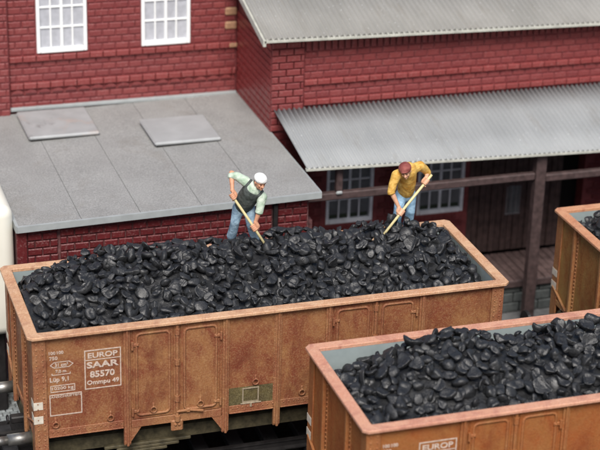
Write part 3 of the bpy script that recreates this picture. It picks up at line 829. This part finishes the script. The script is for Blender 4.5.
bases = [fill(OFF1, hw1, 0), fill(OFF2, hw2, 1), fill(OFF3, hw3, 2)]
# which lumps show largest: paint discs far-to-near into an id grid
GW, GH = 1024, 768; K = 1024/600
idg = -np.ones((GH, GW), int); P_ = np.array([l[0][:] for l in lumps])-np.array(CAMP[:]); dpt = P_@np.array(CF[:])
U = 512+FPX*K*(P_@np.array(CR[:]))/dpt; V = 384-FPX*K*(P_@np.array(CU[:]))/dpt
for i in np.argsort(-dpt):
    if not (0 <= U[i] < GW and 0 <= V[i] < GH): continue
    r = lumps[i][2]*.85*FPX*K/dpt[i]; x0, x1, y0, y1 = int(max(0, U[i]-r)), int(min(GW, U[i]+r+1)), int(max(0, V[i]-r)), int(min(GH, V[i]+r+1))
    yy, xx = np.mgrid[y0:y1, x0:x1]; idg[y0:y1, x0:x1][(xx-U[i])**2+(yy-V[i])**2 < r*r] = i
cnt = np.bincount(idg[idg >= 0], minlength=len(lumps)); single = set(np.argsort(-cnt)[:300].tolist())
for b in range(NV): pass
meshes = []
for v, f in LM:
    me = bpy.data.meshes.new('coal_lump'); me.from_pydata(v.tolist(), [], f); me.materials.append(COAL); me.shade_smooth(); meshes.append(me)
WN = ['the long front wagon', 'the lower right wagon', 'the wagon at the right edge']
SHAPE = []
for i in range(NV):
    r = np.random.RandomState(100+i)
    for _ in range(5): r.normal(size=3); r.uniform(0, 6)
    for _ in range(r.randint(6, 12)): r.normal(size=3); r.uniform()
    r.uniform(); r.uniform(); SHAPE.append(('cupped', 'creased', 'folded', 'dimpled')[r.randint(0, 4)])
XZ = [[(1.0, 'by the left end'), (1.7, 'above the lettering'), (2.4, 'above the first door leaf'), (3.2, 'above the second door leaf'), (4.0, 'above the green panel'), (4.9, 'right of the white capped man'), (5.8, 'between the two men'), (6.6, 'left of the man in mustard'), (7.3, 'below the man in mustard'), (9, 'by the right end')],
      [(.9, 'by its left end'), (1.6, 'above its lettering'), (2.4, 'past its lettering'), (3.2, 'towards the picture edge'), (9, 'at the picture edge')], [(9, 'in view')]]
WN = ['long front wagon', 'lower right wagon', 'rightmost wagon']
for i in sorted(single):
    p, q, s, vi, lay, wi = lumps[i]; off = (OFF1, OFF2, OFF3)[wi]; x, y = p.x-off[0], p.y-off[1]
    a = next(t for lim, t in XZ[wi] if x < lim); b = 'near rim' if y < .7 else 'front slope' if y < 1.3 else 'upper slope' if y < 1.9 else 'back'
    size = 'small' if s < .097 else 'middling' if s < .12 else 'large' if s < .14 else 'huge'
    lab = '%s %s coal lump, %s, %s, %s' % (size, SHAPE[vi], WN[wi], b, a)
    o = link('coal_lump', meshes[vi], None, p); o.rotation_mode = 'QUATERNION'; o.rotation_quaternion = q; o.scale = (s, s, s)
    o['label'] = lab; o['category'] = 'coal'; o['group'] = 'coal lumps in the '+WN[wi]
def heap(wi, label):
    V_, F_, n0 = [], [], 0
    for i, (p, q, s, vi, lay, w_) in enumerate(lumps):
        if w_ != wi or i in single: continue
        src = LM if (cnt[i] > 25) else LL
        v, f = src[vi]; R = np.array(q.to_matrix()); vv = (v*s)@R.T+np.array(p[:]); V_.append(vv); F_.append(np.array(f)+n0); n0 += len(vv)
    bv = np.array(bases[wi].v); bf = [tuple(k+n0 for k in q) for q in bases[wi].f]; V_.append(bv)
    me = bpy.data.meshes.new('coal_heap'); F = [tuple(t) for t in np.concatenate(F_).tolist()]+bf
    me.from_pydata(np.concatenate(V_).tolist(), [], F); me.materials.append(COALH); me.shade_smooth()
    thing('coal_heap', label, 'coal', data=me)['kind'] = 'stuff'
heap(0, 'heap of black coal filling the long front wagon'); heap(1, 'heap of black coal filling the lower right wagon'); heap(2, 'heap of black coal in the wagon at the right edge')

# ================================================================== PEOPLE
def remesh(mb, name, mat, parent, vox=.009, it=6, fac=.5):
    me = mb.mesh('tmp', mat); ob = bpy.data.objects.new('tmp', me); COL.objects.link(ob)
    r = ob.modifiers.new('r', 'REMESH'); r.mode = 'VOXEL'; r.voxel_size = vox; r.use_smooth_shade = True
    s = ob.modifiers.new('s', 'SMOOTH'); s.factor = fac; s.iterations = it
    dg = bpy.context.evaluated_depsgraph_get(); m2 = bpy.data.meshes.new_from_object(ob.evaluated_get(dg)); bpy.data.objects.remove(ob)
    m2.name = name; m2.materials.clear(); m2.materials.append(mat); m2.shade_smooth(); return link(name, m2, parent)
def V3(*a): return Vector(a)
def cap(mb, a, b, ra, rb, n=14):
    a, b = Vector(a), Vector(b); d = (b-a); ln = d.length; d = d.normalized() if ln > 1e-6 else Vector((0, 0, 1)); pts = []; rs = []
    for k in range(5): t = math.pi/2*(k/4); pts.append(a-d*ra*math.cos(t)); rs.append(max(1e-3, ra*math.sin(t)))
    for k in range(5): t = math.pi/2*(k/4); pts.append(b+d*rb*math.sin(t)); rs.append(max(1e-3, rb*math.cos(t)))
    mb.tube(pts, rs, n)
def ell(mb, c, ax, n=16):       # ax: three Vectors (semi-axes)
    v, f = ICOE; c = Vector(c); mb.add([c+ax[0]*p[0]+ax[1]*p[1]+ax[2]*p[2] for p in v], f)
ICOE = ico(3)
def chain(mb, pts, rs):
    for i in range(len(pts)-1): cap(mb, pts[i], pts[i+1], rs[i], rs[i+1])
SKIN = simple('skin', (.62, .31, .19, 1), .5, .18, 14, .1)
SKIN2 = simple('skin_pale', (.68, .38, .24, 1), .5, .15, 14, .1)
def cloth(name, c, hi, sc=9):
    t = NT(name); f = t.ramp(t.noise(sc, 4, .6, None, .6), .35, .7)
    return t.fin(t.mix(f, c, hi), .7, t.noise(sc*1.6, 3, .5, None, .4), .6, .03, .25)
def hand(mb, wrist, grip, hd, toward, s=1.0):
    """palm beside the handle line, four unequal fingers wrapping it and a thumb from the palm's side"""
    wrist, grip, hd = Vector(wrist), Vector(grip), Vector(hd).normalized()
    w = (wrist-grip); w = (w-hd*w.dot(hd)); w = w.normalized() if w.length > 1e-4 else hd.orthogonal()
    side = hd.cross(w).normalized()
    if side.dot(Vector(toward)) < 0: side = -side
    rh = .024; pc = grip+w*(rh+.028*s)
    ell(mb, pc+w*.012, [hd*.052*s, w*.042*s, side*.028*s]); cap(mb, wrist, pc+w*.02, .034*s, .032*s)
    rf = .0135*s; lens = (.9, 1.0, .97, .8)
    for k in range(4):
        o = grip+hd*(-.042+.028*k)*s; pts = []
        for j in range(5):
            t = math.radians(20+j*50*lens[k]); R = rh+rf*.8; pts.append(o+w*R*math.cos(t)+side*R*math.sin(t))
        chain(mb, [pc+hd*(-.036+.024*k)*s+side*.012]+pts, [rf*1.15]*2+[rf]*3+[rf*.85])
    o = grip+hd*.05*s; R = rh+rf
    pts = [pc+hd*.03*s-side*.01]+[o+w*R*math.cos(math.radians(a))-side*R*math.sin(math.radians(a))+hd*.01 for a in (30, 80, 125)]
    chain(mb, pts, [rf*1.4, rf*1.25, rf*1.1, rf*.9])
def person(J, label, F, sk, shirt, trous, capm, hairm, vest=None, sleeves=('short', 'short')):
    root = thing('person', label, 'man', J['ftL'])
    root.location = (0, 0, 0)
    j = {k: Vector(v) for k, v in J.items()}; F = Vector(F).normalized(); hc = j['head']
    Uh = (hc-j['neck']+Vector((0, 0, .12))); Uh = (Uh-F*Uh.dot(F)).normalized(); Sh = F.cross(Uh).normalized()
    b = MB(); hx = lambda a, u, s: hc+F*a+Uh*u+Sh*s
    # head
    ell(b, hx(-.005, .02, 0), [F*.105, Uh*.115, Sh*.088]); ell(b, hx(.02, -.055, 0), [F*.072, Uh*.07, Sh*.066])
    cap(b, hx(.085, -.09, 0), hx(.08, -.088, 0), .024, .024)                                   # chin
    cap(b, hx(.098, .0, 0), hx(.122, -.035, 0), .010, .017); cap(b, hx(.108, -.037, -.012), hx(.108, -.037, .012), .011, .011)   # nose
    for s in (-1, 1):
        cap(b, hx(.094, .022, s*.018), hx(.083, .022, s*.052), .013, .011)                    # brow
        ell(b, hx(.072, -.03, s*.043), [F*.024, Uh*.022, Sh*.02])                             # cheek
        ell(b, hx(-.005, -.01, s*.092), [F*.02, Uh*.032, Sh*.01])                             # ear
    cap(b, hx(.095, -.066, -.022), hx(.095, -.066, .022), .0085, .0085)                       # lower lip
    cap(b, hx(.098, -.056, -.02), hx(.098, -.056, .02), .007, .007)
    chest = (j['shL']+j['shR'])/2; pel = (j['hipL']+j['hipR'])/2; belly = chest.lerp(j['waist'], .6)
    cap(b, j['neck'].lerp(hc, .1), chest.lerp(j['neck'], .3), .055, .07)
    cap(b, hc-F*.02-Uh*.05, j['neck'], .052, .06)
    chain(b, [chest, belly, j['waist'], pel], [.12, .115, .11, .115]); cap(b, j['shL'], j['shR'], .07, .07)
    hdl = (j['h1']-j['h0']).normalized()
    for s in 'LR':
        ha = j['ha'+s]; t = (ha-j['h0']).dot(hdl); g = j['h0']+hdl*t
        el = j['el'+s]; wr = g+(el-g).normalized()*.105
        chain(b, [j['sh'+s], el, el.lerp(wr, .35), wr], [.06, .045, .046, .031]); hand(b, wr, g, hdl, (-.3, -.8, .2), 1.12)
        hip, kn, ft = j['hip'+s], j['kn'+s], j['ft'+s]
        chain(b, [hip, kn, kn.lerp(ft, .35), ft], [.085, .062, .062, .045])
    body = remesh(b, 'body', sk, root, .0075, 3)
    # shirt
    m = MB(); chain(m, [chest, belly, j['waist']], [.152, .16, .15]); cap(m, j['shL'], j['shR'], .09, .09)
    cap(m, chest.lerp(j['neck'], .2), j['neck'].lerp(chest, .25), .1, .075)
    for k, s in enumerate('LR'):
        el = j['el'+s]; ha = j['ha'+s]
        e2 = el.lerp(ha, .12); chain(m, [j['sh'+s], j['sh'+s].lerp(el, .6), e2], [.088, .074, .066])
        d = (ha-el).normalized(); m.tube([e2-d*.02, e2+d*.035, e2+d*.04], [.068, .07, .056], 16)
    remesh(m, 'shirt', shirt, root, .011, 3)
    # collar
    m = MB(); up = (j['neck']-chest).normalized(); m.tube([j['neck']+(Sh*math.cos(t)+F.cross(Sh)*0+(up.cross(Sh)).normalized()*math.sin(t))*.078-up*.01 for t in [i*math.pi/8 for i in range(16)]], .016, 6, True)
    m.build('collar', shirt, root, True)
    # trousers
    m = MB(); chain(m, [j['waist']-Vector((0, 0, .01)), pel], [.128, .13]); cap(m, j['hipL'], j['hipR'], .105, .105)
    for s in 'LR':
        hip, kn, ft = j['hip'+s], j['kn'+s], j['ft'+s]; chain(m, [hip, kn, kn.lerp(ft, .5), ft+Vector((0, 0, .04))], [.108, .08, .082, .085])
    remesh(m, 'trousers', trous, root, .011, 3)
    dn = (j['waist']-chest).normalized(); bp = j['waist']+Vector((0, 0, .02))
    for s in 'LR':
        ft = j['ft'+s]; m = MB(); fd = Vector((F.x, F.y, 0)).normalized()
        ell(m, ft+fd*.05-Vector((0, 0, .03)), [fd*.13, fd.cross(Vector((0, 0, 1)))*.055, Vector((0, 0, .05))]); cap(m, ft, ft-Vector((0, 0, .04)), .055, .05)
        remesh(m, 'boot', BOOT, root, .012, 2)
    # cap
    m = MB(); ell(m, hx(-.012, .062, 0), [F*.126, Uh*.09, Sh*.113]); 
    ell(m, hx(.07, .055, 0), [F*.06, Uh*.016, Sh*.078]) if vest is None else ell(m, hx(.05, .05, 0), [F*.065, Uh*.02, Sh*.09])
    remesh(m, 'cap', capm, root, .009, 3)
    m = MB(); ell(m, hx(-.035, -.005, 0), [F*.085, Uh*.075, Sh*.093]); remesh(m, 'hair', hairm, root, .01, 2)
    for s in (-1, 1):
        m = MB(); ell(m, hx(.091, .004, s*.032), [F*.008, Uh*.009, Sh*.014]); m.build('eye', EYE, root, True)
        m = MB(); cap(m, hx(.106, .026, s*.015), hx(.096, .024, s*.052), .006, .005); m.build('eyebrow', hairm, root, True)
    m = MB(); cap(m, hx(.103, -.061, -.018), hx(.103, -.061, .018), .004, .004); m.build('mouth', LIP, root, True)
    if vest:
        m = MB(); c2 = chest.lerp(j['waist'], .12)
        chain(m, [c2, belly, j['waist']-Vector((0, 0, .03))], [.172, .178, .158])
        for s in 'LR': cap(m, j['sh'+s].lerp(chest, .45), c2, .103, .13)
        remesh(m, 'vest', vest, root, .011, 3)
        # open neck: triangle of shirt showing
        n = (F*.6+Vector((0, -1, .3))).normalized()
    return root
def shovel(J, label):
    h0, h1 = Vector(J['h0']), Vector(J['h1']); d = (h1-h0).normalized()
    r = thing('shovel', label, 'shovel')
    e = h1+d*.05; bl = e
    MB().tube([h0-d*.05, h0, h0.lerp(e, .5)+Vector((0, 0, .012)), e], [.022, .024, .024, .024], 10).build('handle', HAND, r, True)
    sd_ = d.cross(Vector((0, 0, 1))).normalized(); nn = sd_.cross(d).normalized(); m = MB(); vs = []; N = 6
    for k, (t, wv) in enumerate(((0, .03), (.04, .11), (.2, .12), (.3, .08), (.34, .02))):
        for i in range(N+1):
            u = -1+2*i/N; vs.append(e+d*t+sd_*wv*u+nn*(.03*u*u))
    fs = [(a*(N+1)+i, a*(N+1)+i+1, (a+1)*(N+1)+i+1, (a+1)*(N+1)+i) for a in range(4) for i in range(N)]
    n0 = len(vs); vs += [v-nn*.008 for v in vs]; fs += [tuple(n0+q for q in f[::-1]) for f in fs]; m.add(vs, fs); m.build('blade', BLADE, r, True)
BOOT = simple('boot', (.05, .045, .04, 1), .6); EYE = simple('eye_dark', (.03, .02, .015, 1), .3); LIP = simple('lip', (.35, .11, .09, 1), .5)
HAND = simple('pale_wood_handle', (.7, .6, .32, 1), .5, .15, 14); BLADE = simple('shovel_blade', (.45, .3, .18, 1), .5)
HAIR1 = simple('grey_brown_hair', (.2, .1, .06, 1), .7); HAIR2 = simple('brown_hair', (.25, .13, .08, 1), .7)
CAPW = cloth('white_cap_cloth', (.78, .78, .74, 1), (.86, .86, .83, 1)); CAPR = cloth('brick_red_cap_cloth', (.2, .05, .045, 1), (.34, .11, .09, 1))
SHG = cloth('pale_green_shirt', (.3, .42, .3, 1), (.72, .78, .68, 1), 7); SHY = cloth('mustard_shirt', (.5, .25, .04, 1), (.86, .6, .18, 1), 7)
VST = cloth('dark_grey_vest', (.045, .055, .05, 1), (.11, .125, .12, 1)); JN1 = cloth('blue_grey_jeans', (.13, .2, .27, 1), (.33, .45, .54, 1)); JN2 = cloth('light_blue_jeans', (.2, .35, .5, 1), (.4, .6, .76, 1))
f1 = {'head': (4.264, 1.930, 4.218), 'chin': (4.212, 1.860, 4.072), 'neck': (4.190, 2.080, 4.075), 'shL': (4.069, 2.150, 4.168), 'elL': (3.891, 2.350, 4.251), 'haL': (3.856, 2.150, 3.918), 'shR': (4.326, 2.000, 3.913), 'elR': (4.280, 1.950, 3.720), 'haR': (4.175, 1.900, 3.405), 'waist': (4.103, 2.300, 3.703), 'hipL': (4.022, 2.350, 3.599), 'knL': (3.935, 2.250, 3.392), 'ftL': (3.906, 2.350, 3.056), 'hipR': (4.193, 2.300, 3.602), 'knR': (4.188, 2.150, 3.352), 'ftR': (4.316, 2.200, 2.982), 'h0': (3.856, 2.120, 3.912), 'h1': (4.369, 1.850, 3.074)}
f2 = {'head': (6.856, 1.930, 4.165), 'chin': (6.773, 1.840, 4.062), 'neck': (6.976, 2.060, 4.066), 'shL': (6.731, 2.020, 4.068), 'elL': (6.620, 1.980, 3.818), 'haL': (6.678, 1.880, 3.555), 'shR': (7.209, 2.150, 4.138), 'elR': (7.397, 2.250, 3.988), 'haR': (7.277, 2.050, 3.892), 'waist': (7.035, 2.300, 3.647), 'hipL': (6.959, 2.330, 3.549), 'knL': (6.868, 2.200, 3.290), 'ftL': (6.870, 2.300, 2.905), 'hipR': (7.146, 2.350, 3.522), 'knR': (7.142, 2.300, 3.239), 'ftR': (7.163, 2.450, 2.886), 'h0': (7.378, 2.080, 3.945), 'h1': (6.455, 1.772, 3.09)}
person(f1, 'bent man in a white cap, pale green shirt and dark vest shovelling coal', (.2, -.9, -.22), SKIN, SHG, JN1, CAPW, HAIR1, VST)
person(f2, 'bent man in a brick red cap, mustard shirt and light blue jeans shovelling coal', (-.38, -.82, -.32), SKIN2, SHY, JN2, CAPR, HAIR2)
shovel(f1, 'pale handled shovel held by the man in the white cap'); shovel(f2, 'pale handled shovel held by the man in the mustard shirt')
